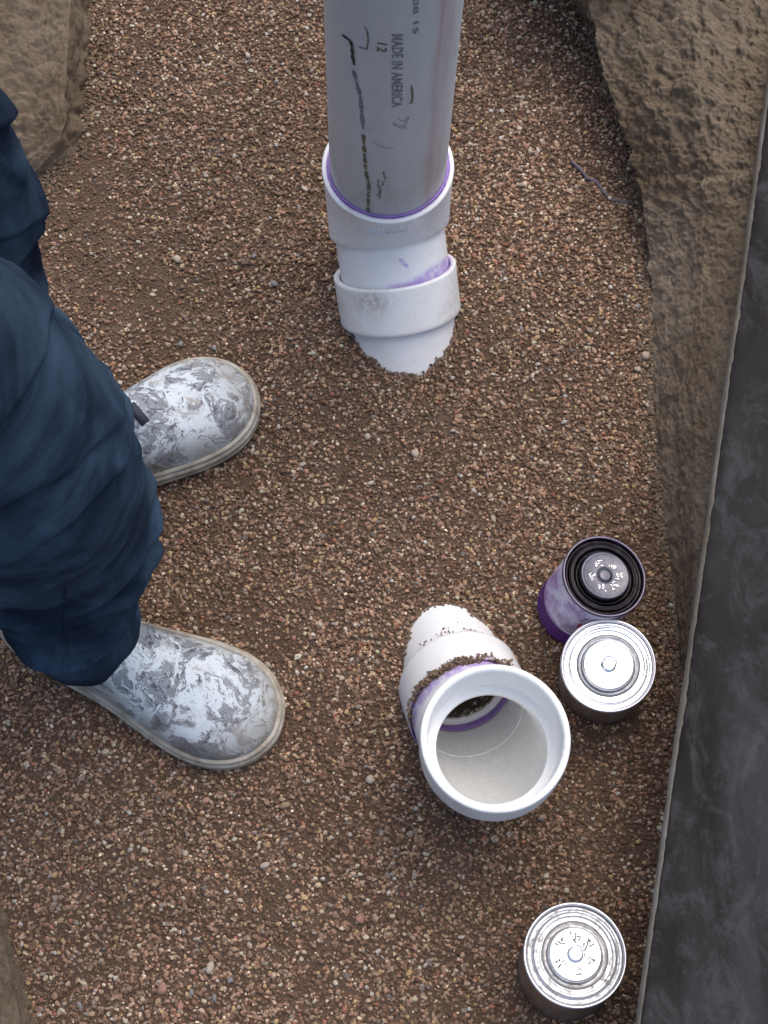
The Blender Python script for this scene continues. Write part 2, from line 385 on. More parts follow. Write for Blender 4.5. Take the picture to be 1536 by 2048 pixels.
col *= (1+.20*np.clip(low, -1, 1))[:, None]*np.array([1.70, 1.57, 1.41])
col[-nE:] = np.array([.25, .175, .122])*RNG.uniform(.6, 1.4, (nE, 1)); col[-nE+crumb0:] = np.array([.25, .19, .132])*RNG.uniform(.6, 1.25, (nE-crumb0, 1))
me = bpy.data.meshes.new('gravel'); me.vertices.add(n); me.vertices.foreach_set('co', P.astype(np.float32).ravel())
rot = np.stack([RNG.normal(0, .45, n), RNG.normal(0, .45, n), RNG.normal(-.2, .75, n)+math.pi*RNG.integers(0, 2, n)], 1)
a = me.attributes.new('grot', 'FLOAT_VECTOR', 'POINT'); a.data.foreach_set('vector', rot.astype(np.float32).ravel())
a = me.attributes.new('gscl', 'FLOAT', 'POINT'); a.data.foreach_set('value', gs.astype(np.float32))
a = me.attributes.new('gidx', 'INT', 'POINT'); a.data.foreach_set('value', RNG.integers(0, 8, n).astype(np.int32))
a = me.attributes.new('gcol', 'FLOAT_COLOR', 'POINT'); a.data.foreach_set('color', np.concatenate([col, np.ones((n, 1))], 1).astype(np.float32).ravel())
gravel = bpy.data.objects.new('gravel', me); C.objects.link(gravel); me.materials.append(M['gravel'])
tag(gravel, 'loose brown pea gravel covering the trench floor', 'gravel', kind='stuff')
ng = bpy.data.node_groups.new('scatter_grains', 'GeometryNodeTree')
ng.interface.new_socket('Geometry', in_out='INPUT', socket_type='NodeSocketGeometry'); ng.interface.new_socket('Geometry', in_out='OUTPUT', socket_type='NodeSocketGeometry')
gi = ng.nodes.new('NodeGroupInput'); go = ng.nodes.new('NodeGroupOutput'); iop = ng.nodes.new('GeometryNodeInstanceOnPoints')
ci_ = ng.nodes.new('GeometryNodeCollectionInfo'); ci_.inputs['Collection'].default_value = src; ci_.inputs['Separate Children'].default_value = True; ci_.inputs['Reset Children'].default_value = True
def na(t, nm):
    x = ng.nodes.new('GeometryNodeInputNamedAttribute'); x.data_type = t; x.inputs['Name'].default_value = nm; return x.outputs[0]
e2r = ng.nodes.new('FunctionNodeEulerToRotation'); L = ng.links.new
L(gi.outputs[0], iop.inputs['Points']); L(ci_.outputs[0], iop.inputs['Instance']); iop.inputs['Pick Instance'].default_value = True
L(na('INT', 'gidx'), iop.inputs['Instance Index']); L(na('FLOAT_VECTOR', 'grot'), e2r.inputs[0]); L(e2r.outputs[0], iop.inputs['Rotation'])
L(na('FLOAT', 'gscl'), iop.inputs['Scale']); L(iop.outputs[0], go.inputs[0])
gravel.modifiers.new('scatter', 'NODES').node_group = ng

# single larger pebbles lying on the gravel
pm = []
for q in range(12):
    bm = bmesh.new(); bmesh.ops.create_icosphere(bm, subdivisions=2, radius=1)
    sx, sy, sz = random.uniform(.95, 1.3), random.uniform(.7, .95), random.uniform(.5, .75)
    for v in bm.verts:
        k = 1+.35*noise.noise(v.co*1.1+Vector((q*4, 2, 0)))
        v.co = Vector((v.co.x*sx*k, v.co.y*sy*k, v.co.z*sz*k))
    me = bpy.data.meshes.new('pebble'); bm.to_mesh(me); bm.free(); me.materials.append(STONES[q % 5] if q % 5 < 4 or q < 6 else STONES[0]); me.polygons.foreach_set('use_smooth', [True]*len(me.polygons)); pm.append(me)
fixed = [(830, 910, .0052, 0), (740, 1560, .0052, 0), (530, 1731, .0050, 0), (720, 1838, .0055, 1), (420, 1935, .0060, 0), (325, 1978, .0068, 1), (570, 1612, .0058, 3), (590, 845, .004, 4), (735, 875, .0042, 0), (640, 1250, .0036, 0), (880, 1050, .0042, 1), (350, 1740, .0034, 1), (1290, 715, .0055, 0), (1275, 740, .0042, 0), (460, 1960, .004, 2), (550, 575, .0045, 2), (355, 520, .005, 0), (330, 525, .0035, 3), (610, 385, .0045, 0)]
spots = [(at(px, py, 0), sz*.85, k) for px, py, sz, k in fixed]
while len(spots) < 120:
    p = at(random.uniform(30, 1330), random.uniform(20, 2030), 0)
    if min(seg_dist(np.array([[p.x, p.y, 0]]), a, b)[0] for a, b, r in TUBES) < .09: continue
    spots.append((p, random.uniform(.0024, .0036), random.choices(range(5), (1.5, 2, 1.5, 2.5, 6))[0]))
bykind = {k: [m for m in pm if m.materials[0] == STONES[k]] for k in range(5)}
for p, sz, k in spots:
    o = bpy.data.objects.new('pebble', random.choice(bykind[k] or pm)); C.objects.link(o); o.parent = bed
    o.location = (p.x, p.y, float(gh(p.x, p.y))+sz*.45+.001); o.scale = (sz,)*3
    o.rotation_euler = (random.gauss(0, .25), random.gauss(0, .25), random.uniform(0, 6.28))

# ------------------------------------------------------------------ slab on the right
HE = .15
e0 = at(1283, 2048, HE); e1 = at(1524, 318, HE); ed = (e1-e0).normalized()
def edge_at_y(y): return e0 + (e1-e0)*((y-e0.y)/(e1.y-e0.y))
nrm = Vector((ed.y, -ed.x, 0))
rows = []; ms = []
n1_ = 700
prof = [(.05, -.16, 1), (.008, -.045, 1), (-.001, -.030, 1), (-.0030, -.018, 1), (-.0034, -.010, 1), (-.0028, -.0050, 1), (-.0010, -.0020, 1), (.0016, -.0002, 0), (.008, .0, 0), (.03, .0, 0), (.12, .0, 0), (.4, .0, 0), (3.0, .0, 0)]
v = []
for i in range(n1_):
    y = -1.2+3.6*i/(n1_-1); c = edge_at_y(y)
    for k, (o_, z_, _) in enumerate(prof):
        p = c+nrm*o_+Vector((0, 0, z_))
        if 1 <= k <= 7:
            w = .0007*fbm(p, 7, 3, 3)+.0022*max(0, nz(p, 75, 8))**2+.0006*nz(p, 300, 8)
            p += nrm*w*(1.3 if k < 7 else 1.6)+Vector((0, 0, .0008*nz(p, 90, 4)*(1 if k < 7 else .3)))
        elif k > 7: p.z += .0012*nz(p, 6, 2)
        v.append(p)
f = grid_faces(n1_, len(prof), False)
sl = link_obj('concrete_slab', mesh('slab', v, f), [M['slab'], M['slab_edge']])
sl.data.polygons.foreach_set('material_index', [1 if (i % (len(prof)-1)) < 6 else 0 for i in range(len(f))])
tag(sl, 'dark grey dusty slab with pale muddy edge along the right of the trench', 'slab', kind='structure')

# ------------------------------------------------------------------ earth banks
def displaced(p, n_, amp, seed):
    k = fbm(p, 14, 3, seed)*1.0+.6*fbm(p, 45, 3, seed+4)+.22*nz(p, 170, seed+2)
    v_ = noise.voronoi(p*Vector((1, 1, 1)).x*34)[0]
    k *= .85; k += .5*min(1, (v_[1]-v_[0])*2.2)-.3+.34*nz(p, 300, seed+1)+.25*nz(p, 120, seed+5)+.5*max(0, nz(p, 80, seed+6))-.5*max(0, nz(p, 27, seed+8)-.15)
    return p+n_*(amp*k)
def outl(x, xs, ys, seed, a=5, w=30):
    return sum(interp(x+w*k/3, xs, ys) for k in range(-3, 4))/7+a*noise.noise(Vector((x/60, seed, 0)))+a*.7*noise.noise(Vector((x/22, seed, 5)))
LY = [-600, -220, -60, 0, 100, 150, 200, 250, 300, 380, 430, 500, 600, 800, 1000, 1200, 1350, 1450, 1520]
LX = [1000, 1020, 1140, 1180, 1197, 1206, 1226, 1240, 1262, 1278, 1290, 1297, 1303, 1308, 1325, 1350, 1364, 1372, 1376]
LHh = [.2, .2, .15, .105, .095, .09, .085, .08, .07, .055, .045, .025, .008, .004, .003, .002, .001, 0, 0]  # beyond the frame the bank is raised to overhang and darken the corner
v = []; nr_ = 800; nc_ = 150
for i in range(nr_):
    py = -600+(1520+600)*i/(nr_-1)
    hl = interp(py, LY, LHh); lip = at(outl(py, LY, LX, 3), py, hl)
    eg = edge_at_y(lip.y)+nrm*.016-Vector((0, 0, .016))
    und = .06*min(hl, .16)/.1
    base = Vector((lip.x+und, lip.y, -.02))
    mid = lip.lerp(eg, .5)+Vector((-.004, 0, .018*min(1, hl/.08)+.004))
    q1 = lip.lerp(eg, .2)+Vector((0, 0, .016*min(1, hl/.08)))
    ctrl = [base, Vector((lip.x+und*.75, lip.y, hl*.45)), Vector((lip.x+.004, lip.y, hl*.85)), lip, q1, mid, lip.lerp(eg, .78)+Vector((0, 0, .006)), eg]
    tt = [0, .1, .2, .26, .42, .62, .82, 1]
    for j in range(nc_):
        t = j/(nc_-1); k = max(0, min(6, np.searchsorted(tt, t)-1)); a = (t-tt[k])/(tt[k+1]-tt[k]); a = a*a*(3-2*a)*.5+a*.5
        p = ctrl[k].lerp(ctrl[k+1], a)
        nd = Vector((-.55, 0, .8)) if t > .22 else Vector((-1, 0, 0))
        amp = (.0045+.0075*min(1, hl/.06))*min(1, 5*(1-t)+.15)
        p = displaced(p, nd, amp, 3)
        v.append(p)
bk = link_obj('earth_bank', mesh('bank', v, grid_faces(nr_, nc_, False)), M['bank'])
tag(bk, 'rough clay bank sloping up to the dark slab edge on the right', 'bank', kind='structure')
# left bank: plateau whose edge shows in the top left and bottom left
AY = [-300, 0, 130, 240, 265, 300, 340, 420, 700, 1300, 1650, 1760, 1900, 2048, 2300]
AX = [150, 142, 130, 128, 138, 112, 66, -40, -160, -160, -90, -22, 10, 40, 80]
AH = [.075, .07, .058, .044, .038, .028, .016, .02, .06, .06, .03, .022, .026, .03, .03]
v = []; nr_ = 760; nc_ = 150
for i in range(nr_):
    py = -600+3600*i/(nr_-1); hl = interp(py, AY, AH); lip = at(outl(py, AY, AX, 9, 6, 45), py, hl)
    for j in range(nc_):
        t = j/(nc_-1)
        if t < .18: a = t/.18; p = Vector((lip.x+.012*(1-a)**1.3, lip.y, -.015+(hl+.011)*a)); nd = Vector((1, 0, 0)); amp = .008
        else: a = (t-.18)/.82; p = Vector((lip.x-.55*a**1.8, lip.y, hl-.004+.03*a)); nd = Vector((.2, 0, 1)); amp = .0095
        v.append(displaced(p, nd, amp*min(1, .35+abs(t-.18)*8), 17))
lb = link_obj('earth_bank', mesh('left_bank', v, [f[::-1] for f in grid_faces(nr_, nc_, False)]), M['bank'])
tag(lb, 'low clay bank along the left of the trench behind the person', 'bank', kind='structure')
# twig at the foot of the right bank
tw_pts = [at(x, y, .0105) for x, y in ((1143, 322), (1160, 338), (1175, 356), (1192, 362), (1208, 385), (1222, 398), (1243, 402), (1262, 407))]
rr = [ring(p+Vector((0, 0, .001*math.sin(i*2))), (tw_pts[min(i+1, 7)]-tw_pts[max(i-1, 0)]), .0016+.0006*math.sin(i*1.7)**2, 8, Vector((0, 0, 1))) for i, p in enumerate(tw_pts)]
tag(link_obj('twig', loft('twig', rr, True, True), flat('weathered_twig', (.15, .13, .15), .9)), 'thin grey crooked twig lying on gravel below the right bank', 'twig')

# ------------------------------------------------------------------ pipes and fittings
def tube_path(path, k=160, ref=Vector((1, 0, 0))):
    """path: list of (centre, normal, radius)"""
    return [ring(c, n_, r, k, ref) for c, n_, r in path]
Z = Vector((0, 0, 1))
def straight(o, d, s0, s1, r, step=.003, r1=None):
    m = max(2, int(abs(s1-s0)/step)); r1 = r if r1 is None else r1
    return [(o+d*(s0+(s1-s0)*i/(m-1)), -d, r+(r1-r)*i/(m-1)) for i in range(m)]
def stainmesh(me, fn, fn2=None):
    setattr_f(me, 'stain', [fn(v_.co) for v_ in me.vertices]); setattr_f(me, 'mud_shade', [fn2(v_.co) if fn2 else 0 for v_ in me.vertices])
def axial(p, o, d): s_ = (p-o).dot(d); return s_, (p-o-d*s_).length
def fix_normals(me):
    bm = bmesh.new(); bm.from_mesh(me); bmesh.ops.recalc_face_normals(bm, faces=bm.faces); bm.to_mesh(me); bm.free()
def sstep(x, a, b):
    t = max(0, min(1, (x-a)/(b-a))); return t*t*(3-2*t)

# -- upper run: standing pipe, elbow, coupling, buried pipe
PTILT = Matrix.Rotation(R(2.2), 3, 'X') @ Matrix.Rotation(R(.9), 3, 'Y')      # the standing pipe leans a little
up = empty('drain_pipe', (PA.x, PA.y, .10))
tag(up, 'tall grey pipe standing upright in a white elbow at the top of the picture', 'pipe')
inv = Matrix.Translation((-PA.x, -PA.y, -.10))
def padd(name, me, m, root, parent=None, smooth=True):
    me.transform(Matrix.Translation(-Vector(root.location))); me.update()
    if parent is not None: return link_obj(name, me, m, parent, smooth)
    return link_obj(name, me, m, root, smooth)
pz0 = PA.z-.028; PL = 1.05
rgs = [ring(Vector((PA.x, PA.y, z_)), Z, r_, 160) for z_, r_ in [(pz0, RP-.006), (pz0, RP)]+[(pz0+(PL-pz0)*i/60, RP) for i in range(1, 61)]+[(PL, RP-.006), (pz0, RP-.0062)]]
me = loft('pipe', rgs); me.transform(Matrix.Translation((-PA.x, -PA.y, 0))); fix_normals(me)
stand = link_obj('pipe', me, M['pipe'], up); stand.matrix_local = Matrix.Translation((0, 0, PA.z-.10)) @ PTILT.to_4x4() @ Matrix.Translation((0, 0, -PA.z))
# markings on the pipe, all in pipe-local coordinates (angle -90 deg faces the photographer)
def on_pipe(ang, z_, off=.0005): return Vector(((RP+off)*math.cos(ang), (RP+off)*math.sin(ang), z_))
def ray_pipe(px, py):
    u = (px-W/2)/F; v_ = (H/2-py)/F
    d = Vector((u, v_*math.cos(TILT)+math.sin(TILT), v_*math.sin(TILT)-math.cos(TILT)))
    d = PTILT.transposed() @ d; o_ = PTILT.transposed() @ (Vector((0, 0, CAM_H))-PA)
    ox, oy = o_.x, o_.y; a = d.x**2+d.y**2; b = 2*(ox*d.x+oy*d.y); c = ox*ox+oy*oy-RP*RP
    t = (-b-math.sqrt(max(0, b*b-4*a*c)))/(2*a)
    return math.atan2(oy+d.y*t, ox+d.x*t), PA.z+o_.z+d.z*t
def text_mesh(txt, size, spacing=1.0):
    cu = bpy.data.curves.new('t', 'FONT'); cu.body = txt; cu.size = size; cu.space_character = spacing; cu.resolution_u = 3; cu.offset = .018
    o = bpy.data.objects.new('t', cu); C.objects.link(o); dg = bpy.context.evaluated_depsgraph_get()
    me = bpy.data.meshes.new_from_object(o.evaluated_get(dg)); bpy.data.objects.remove(o); return me
def pipe_text(txt, px, py, py_end, hgt, mat_, name='printed_text'):
    a0, z0 = ray_pipe(px, py); a1, z1 = ray_pipe(px, py_end)
    me = text_mesh(txt, 1.0, 1.05)
    xs = [v_.co.x for v_ in me.vertices]; ys = [v_.co.y for v_ in me.vertices]
    x0, x1, y0, y1 = min(xs), max(xs), min(ys), max(ys)
    for v_ in me.vertices:
        t = (v_.co.x-x0)/(x1-x0); q = (v_.co.y-y0)/(y1-y0)
        v_.co = on_pipe(a0+q*hgt/RP+(a1-a0)*t, z0+(z1-z0)*t)
    o = link_obj(name, me, mat_, stand, False); return o
pipe_text('MADE IN AMERICA', 783, 68, 214, .0095, M['ink_faint'])
pipe_text('12', 754, 84, 102, .0085, M['ink_brown']); pipe_text('08 1S', 826, -4, 68, .0045, M['ink_faint'])
def stroke(name, pts, w, mat_, dash=None):
    """ribbon on the pipe; pts in photo pixels, w in metres"""
    P2 = [ray_pipe(*p) for p in pts]; d = []
    for (a0, z0), (a1, z1), in zip(P2, P2[1:]):
        m = max(2, int(math.hypot((a1-a0)*RP, z1-z0)/.0012))
        d += [(a0+(a1-a0)*i/m, z0+(z1-z0)*i/m) for i in range(m)]
    d.append(P2[-1]); v = []; f = []; tot = len(d)
    for i, (a_, z_) in enumerate(d):
        j = min(i+1, tot-1); k = max(i-1, 0); ta = (d[j][0]-d[k][0])*RP; tz = d[j][1]-d[k][1]; l = math.hypot(ta, tz) or 1
        ww = w*(.55+.45*abs(math.sin(i*1.3))+.25*math.sin(i*.37)) if dash else w*(.8+.2*math.sin(i*.9))
        ww *= min(1, .3+i*.3, .3+(tot-1-i)*.3)
        for sgn in (-1, 1): v.append(on_pipe(a_-sgn*tz/l*ww/2/RP, z_+sgn*ta/l*ww/2, .0006))
        if i and not (dash and (math.sin(i*dash[0])+.6*math.sin(i*dash[1]+1) > dash[2])): f.append((2*i-2, 2*i-1, 2*i+1, 2*i))
    return link_obj(name, mesh(name, v, f), mat_, stand)
stroke('marker_line', [(684, 69), (692, 74), (702, 82), (705, 96), (706, 112), (709, 130)], .0042, M['ink'])
stroke('marker_line', [(707, 138), (712, 160), (718, 180), (722, 200), (724, 230), (727, 258)], .0042, M['ink_faint'], (1.9, .7, 1.15))
stroke('marker_line', [(727, 266), (728, 285), (729, 300), (731, 330), (734, 352), (738, 366), (737, 400), (736, 432)], .0038, M['ink_brown'], (1.3, .5, .9))
stroke('scuff', [(716, 92), (724, 95), (734, 98), (737, 80), (735, 62), (731, 54), (727, 52)], .0016, M['ink_brown'])
stroke('scuff', [(822, 205), (825, 196), (824, 180), (823, 170)], .0022, M['ink_brown']); stroke('scuff', [(815, 205), (830, 206)], .0008, M['ink_brown'])
stroke('handwritten_mark', [(793, 233), (806, 243), (818, 232), (812, 246), (803, 256), (795, 252), (784, 244), (790, 250), (800, 248), (812, 254), (808, 256), (814, 256)], .0008, M['ink_faint'])
stroke('scuff', [(746, 282), (758, 291), (770, 295), (790, 296)], .0007, M['ink_faint'])
for a_ in ([(766, 340), (770, 356), (764, 372)], [(756, 356), (760, 384), (752, 392)], [(764, 350), (778, 356)], [(750, 366), (764, 376), (758, 398)]): stroke('scuff', a_, .0012, M['ink_brown'], (1.7, .8, .9))
stroke('scratch', [(836, 254), (842, 243), (852, 236), (866, 228), (878, 221), (884, 212)], .0006, M['scratch']); stroke('scratch', [(847, 222), (853, 224)], .0010, M['scratch'])
stroke('scratch', [(689, 152), (697, 153)], .0010, M['scratch']); stroke('scratch', [(890, 187), (900, 190)], .0010, M['scratch'])

# elbow A: mouth (level) to spigot (leaning); outer skin then inner skin
def slerp_n(a, b, t): return (a*(1-t)+b*t).normalized()
cb = C1-dA*.046
outer = [(PA+Z*-.0008, Z, RH-.0010), (PA-Z*.0014, Z, RH)]
for i in range(1, 25):
    t = i/24; c = (PA-Z*.001).lerp(cb, t)+Vector((0, .006*math.sin(math.pi*t), 0)); outer.append((c, slerp_n(Z, -dA, t), RH-.0022*t))
outer += [(cb+dA*.0012, -dA, RH-.0035), (cb+dA*.0030, -dA, RP+.0012)]+straight(C1, dA, -.040, .045, RP)
inner = [(C1+dA*.045, -dA, RP-.006), (cb, -dA, RP-.006), (PA-Z*.031, Z, RP-.006), (PA-Z*.031, Z, RP+.0010), (PA-Z*.002, Z, RP+.0020), (PA+Z*0, Z, RP+.0026), (PA+Z*.0002, Z, RH-.0024)]
me = loft('elbow', tube_path(outer+inner+[outer[0]])); fix_normals(me)
NA = Vector((0, -1, 0)); NA = (NA-dA*NA.dot(dA)).normalized()
def st(p):
    s_, r_ = axial(p, C1, dA); q_ = p-C1-dA*s_; th = math.atan2(q_.x, q_.dot(NA))
    e_ = -.011-.008*nz(p, 30, 2)+.006*abs(th-.8); k = sstep(s_, e_-.002, e_+.004)*(1 if s_ < .01 and r_ < RP+.002 else 0)*(.12+.88*sstep(th, -.35, .15))*(1-sstep(th, 1.9, 2.3))*.7
    if r_ < RP+.002: k = max(k, .9*sstep(.0036-math.hypot((s_+.024)*.55, (th-.22-(s_+.024)*12)*.055), 0, .0015))
    k2 = 1-sstep(PA.z-p.z, .0005, .004) if axial(p, PA, -Z)[1] < RP+.0035 else 0
    return max(k, k2*.9)
stainmesh(me, st, lambda p: .5*sstep(nz(p, 12, 5), .25, .6))
elbowA = padd('elbow', me, M['pvc'], up)
me = loft('ring', tube_path([(PA+Z*(.0008+.0012*math.sin(a_)), Z, RP+.0012+.0012*math.cos(a_)) for a_ in [2*math.pi*i/8 for i in range(9)]])); fix_normals(me)
padd('primer_ring', me, M['purple'], up)
# raised moulded lettering on the hub (short strokes, unreadable in the photo)
from mathutils.bvhtree import BVHTree
bv = BVHTree.FromPolygons([Vector(x.co)+Vector(up.location) for x in elbowA.data.vertices], [tuple(p.vertices) for p in elbowA.data.polygons])
def hub_pt(th, zz, off):
    c_ = PA-Z*zz; d_ = Vector((math.cos(th-math.pi/2), math.sin(th-math.pi/2), 0))
    h_ = bv.ray_cast(c_+d_*.12, -d_)[0]; h_ = h_ if h_ is not None else c_+d_*RH
    return h_+d_*off
v = []; f = []; rl = random.Random(5)
for row, (zz, ta, tb_) in enumerate(((.0125, -.22, .42), (.0150, -.02, .16), (.0205, -.30, .36), (.0265, -.34, .34), (.0310, -.32, .30), (.0350, -.26, -.02))):
    th = ta
    while th < tb_:
        L_ = rl.uniform(.018, .06); m = 5; amp = rl.uniform(-.0011, .0011); z0_ = zz+rl.uniform(-.0005, .0005)
        b0 = len(v)
        for i in range(m+1):
            t = th+L_*i/m; zc = z0_+amp*math.sin(math.pi*i/m)
            v += [hub_pt(t, zc-.00055, .0), hub_pt(t, zc, .0013), hub_pt(t, zc+.0003, .0)]
        for i in range(m):
            a = b0+3*i; f += [(a, a+1, a+4, a+3), (a+1, a+2, a+5, a+4)]
        th += L_+rl.uniform(.004, .02)
letters = padd('moulded_lettering', mesh('letters', v, f), flat('glossy_pvc_highlight', (.92, .94, .96), .15, bump=0), up, None, False)  # whiter than the hub plastic: highlights painted into the strokes
# coupling and buried pipe
cpl = [(C1+dA*.0012, -dA, RP+.0016), (C1+dA*.0002, -dA, RP+.0022), (C1, -dA, RH-.0016), (C1+dA*.0010, -dA, RH)]+straight(C1, dA, .003, .051, RH)+[(C1+dA*.0522, -dA, RH-.0010), (C1+dA*.0530, -dA, RH-.0028), (C1+dA*.0535, -dA, RP-.001), (C1+dA*.03, -dA, RP+.0006), (C1+dA*.0012, -dA, RP+.0016)]
me = loft('coupling', tube_path(cpl)); fix_normals(me)
stainmesh(me, lambda p: .8*(1-sstep(axial(p, C1, dA)[0], .0, .0025))*sstep(p.x-C1.x, .0, .03)*(1-sstep(axial(p, C1, dA)[1], RH-.004, RH-.001)), lambda p: .55*math.exp(-((p.x-C1.x+.025)/.02)**2-((axial(p, C1, dA)[0]-.012)/.014)**2)+.3*sstep(nz(p, 10, 3), .3, .6))
coupA = padd('coupling', me, pvc('coupling_pvc', (.77, .775, .765), .3), up)
me = loft('buried', tube_path(straight(C1, dA, .054, .30, RP, .004)+straight(C1, dA, .30, .054, RP-.006, .02))); fix_normals(me)
stainmesh(me, lambda p: 0, lambda p: .9*(1-sstep(p.z, .0, .012)))
padd('buried_pipe', me, M['pvc'], up)

# -- lower run: open elbow facing up, hub and buried pipe
lo = empty('pipe_elbow', (PB.x, PB.y, 0))
tag(lo, 'open white elbow pipe facing up out of the gravel beside the cans', 'pipe')
def bend(t):                                    # quadratic curve through the bend
    a = PB-Z*.052; b = BB; c = BB+dB*.040
    return a*(1-t)**2+b*2*t*(1-t)+c*t*t, (-( (b-a)*2*(1-t)+(c-b)*2*t)).normalized()
outer = [(PB-Z*.0010, Z, RH-.0008), (PB-Z*.0022, Z, RH)]+[(PB-Z*z_, Z, RH) for z_ in np.linspace(.006, .046, 12)]+[(PB-Z*.0485, Z, RH-.001), (PB-Z*.051, Z, RP+.001)]
outer += [(*bend(t), RP) for t in np.linspace(0, 1, 18)]+straight(BB, dB, .044, .108, RP)
RI = .0500
inner = [(BB+dB*.108, -dB, RI)]+straight(BB, dB, .104, .044, RI, .004)+[(*bend(t), RI) for t in np.linspace(1, 0, 18)]+[(PB-Z*.048, Z, RI), (PB-Z*.0468, Z, RI+.0008), (PB-Z*.0464, Z, RP-.0006), (PB-Z*.0455, Z, RP), (PB-Z*.012, Z, RP+.0008), (PB-Z*.004, Z, RP+.0012), (PB-Z*.0010, Z, RP+.0020), (PB-Z*.0002, Z, RP+.0034), (PB, Z, RP+.0044), (PB-Z*.0003, Z, RH-.0020)]
me = loft('elbow', tube_path(outer+inner+[outer[0]], 192)); fix_normals(me)
axB = gB.cross(Z).normalized()
stainmesh(me, lambda p: (.75*sstep(axial(p, BB, dB)[0], .050, .062) if axial(p, BB, dB)[1] > RI+.003 and p.z < .11 else 0), lambda p: .35*sstep(nz(p, 14, 9), .25, .6) if p.z > .1 else .1)
padd('elbow', me, M['pvc_in'], lo)
# seam left inside by the mould
c_, n_ = BB+dB*.066, -dB; me = loft('seam', tube_path([(c_+n_*(.0006*math.sin(a_)), n_, RI-.00005+.0005*math.cos(a_)) for a_ in [2*math.pi*i/6 for i in range(7)]], 128)); fix_normals(me); padd('mould_seam', me, M['pvc_in'], lo)
S0, S1 = .070, .120; RH2 = .0612; RP2 = .0535
hub = [(BB+dB*(S0+.001), -dB, RP+.0016), (BB+dB*S0, -dB, RP+.0026), (BB+dB*S0, -dB, RH2-.0014), (BB+dB*(S0+.0012), -dB, RH2)]+straight(BB, dB, S0+.003, S1-.002, RH2)+[(BB+dB*(S1-.0008), -dB, RH2-.0010), (BB+dB*S1, -dB, RH2-.0030), (BB+dB*(S1+.0005), -dB, RP2+.0008)]+straight(BB, dB, S1+.003, .30, RP2, .004)
hub += straight(BB, dB, .30, .125, RI-.007, .006)+[(BB+dB*.1185, -dB, RI-.0060), (BB+dB*.1175, -dB, RI-.003), (BB+dB*.117, -dB, RP+.0008), (BB+dB*(S0+.001), -dB, RP+.0016)]
me = loft('hub', tube_path(hub, 192)); fix_normals(me)
stainmesh(me, lambda p: (1-sstep(axial(p, BB, dB)[0], S0-.0005, S0+.003))*(.9 if axial(p, BB, dB)[1] < RP+.0042 else .0),
          lambda p: 2.5*sstep(axial(p, BB, dB)[0], .1195, .124) if axial(p, BB, dB)[1] < RI+.0005 else max(.35*sstep(axial(p, BB, dB)[0], .20, .24), .7*math.exp(-((axial(p, BB, dB)[0]-S1-.006)/.006)**2)*sstep(nz(p, 20, 1), .0, .3), .6*(1-sstep(axial(p, BB, dB)[0], S0, S0+.006)), .0))  # bore wall darkened in colour to paint the depth of the hole
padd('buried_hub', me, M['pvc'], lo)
me = loft('ring', tube_path([(BB+dB*(.113+.0055*math.sin(a_)), -dB, RI+.0008+.0020*math.cos(a_)) for a_ in [2*math.pi*i/8 for i in range(9)]], 128)); fix_normals(me)
padd('primer_ring', me, M['purple'], lo)
me = loft('plug', [ring(BB+dB*.205, -dB, .0432, 48), ring(BB+dB*.206, -dB, .02, 48)], False, True); fix_normals(me); padd('bore_shade_disc', me, M['dark_hole'], lo)  # dark disc added as painted shade at the end of the bore

# ------------------------------------------------------------------ cans of primer and cement
def can_root(px, py, h, tiltx, tilty, name, label, rz=0):
    top = at(px, py, h); g = float(gh(top.x, top.y))+.001
    ax = Vector((tiltx, tilty, 1)).normalized(); base = top-ax*h; base.z = g
    q = ax.to_track_quat('Z', 'Y')
    o = empty(name, base); o.rotation_mode = 'QUATERNION'; o.rotation_quaternion = q @ Vector((0, 0, 1)).rotation_difference(Vector((0, 0, 1))) if False else q
    return tag(o, label, 'can', 'cans of pipe primer and cement')
def marks(r0, r1, n, z_, seed, hgt=.0005, sectors=None, big=1.0):
    rnd = random.Random(seed); v = []; f = []
    for q in range(n):
        a0 = rnd.choice(sectors)+rnd.uniform(-.28, .28) if sectors else rnd.uniform(0, 6.28)
        rr_ = rnd.uniform(r0, r1); L_ = rnd.uniform(.0012, .0030); wd_ = rnd.uniform(.0003, .0006)*big; L_ *= .5+.5*big; dr = rnd.choice((a0, a0+1.57, a0+.6))
        c_ = Vector((rr_*math.cos(a0), rr_*math.sin(a0), z_)); u = Vector((math.cos(dr), math.sin(dr), 0)); w = Vector((-u.y, u.x, 0)); b0 = len(v)
        for zz in (0, hgt):
            for su, sw in ((-1, -1), (1, -1), (1, 1), (-1, 1)): v.append(c_+u*su*L_/2+w*sw*wd_/2*(1 if zz == 0 else .5)+Z*zz)
        f += [(b0+4, b0+5, b0+6, b0+7)]+[(b0+i, b0+(i+1) % 4, b0+4+(i+1) % 4, b0+4+i) for i in range(4)]
    return mesh('marks', v, f)
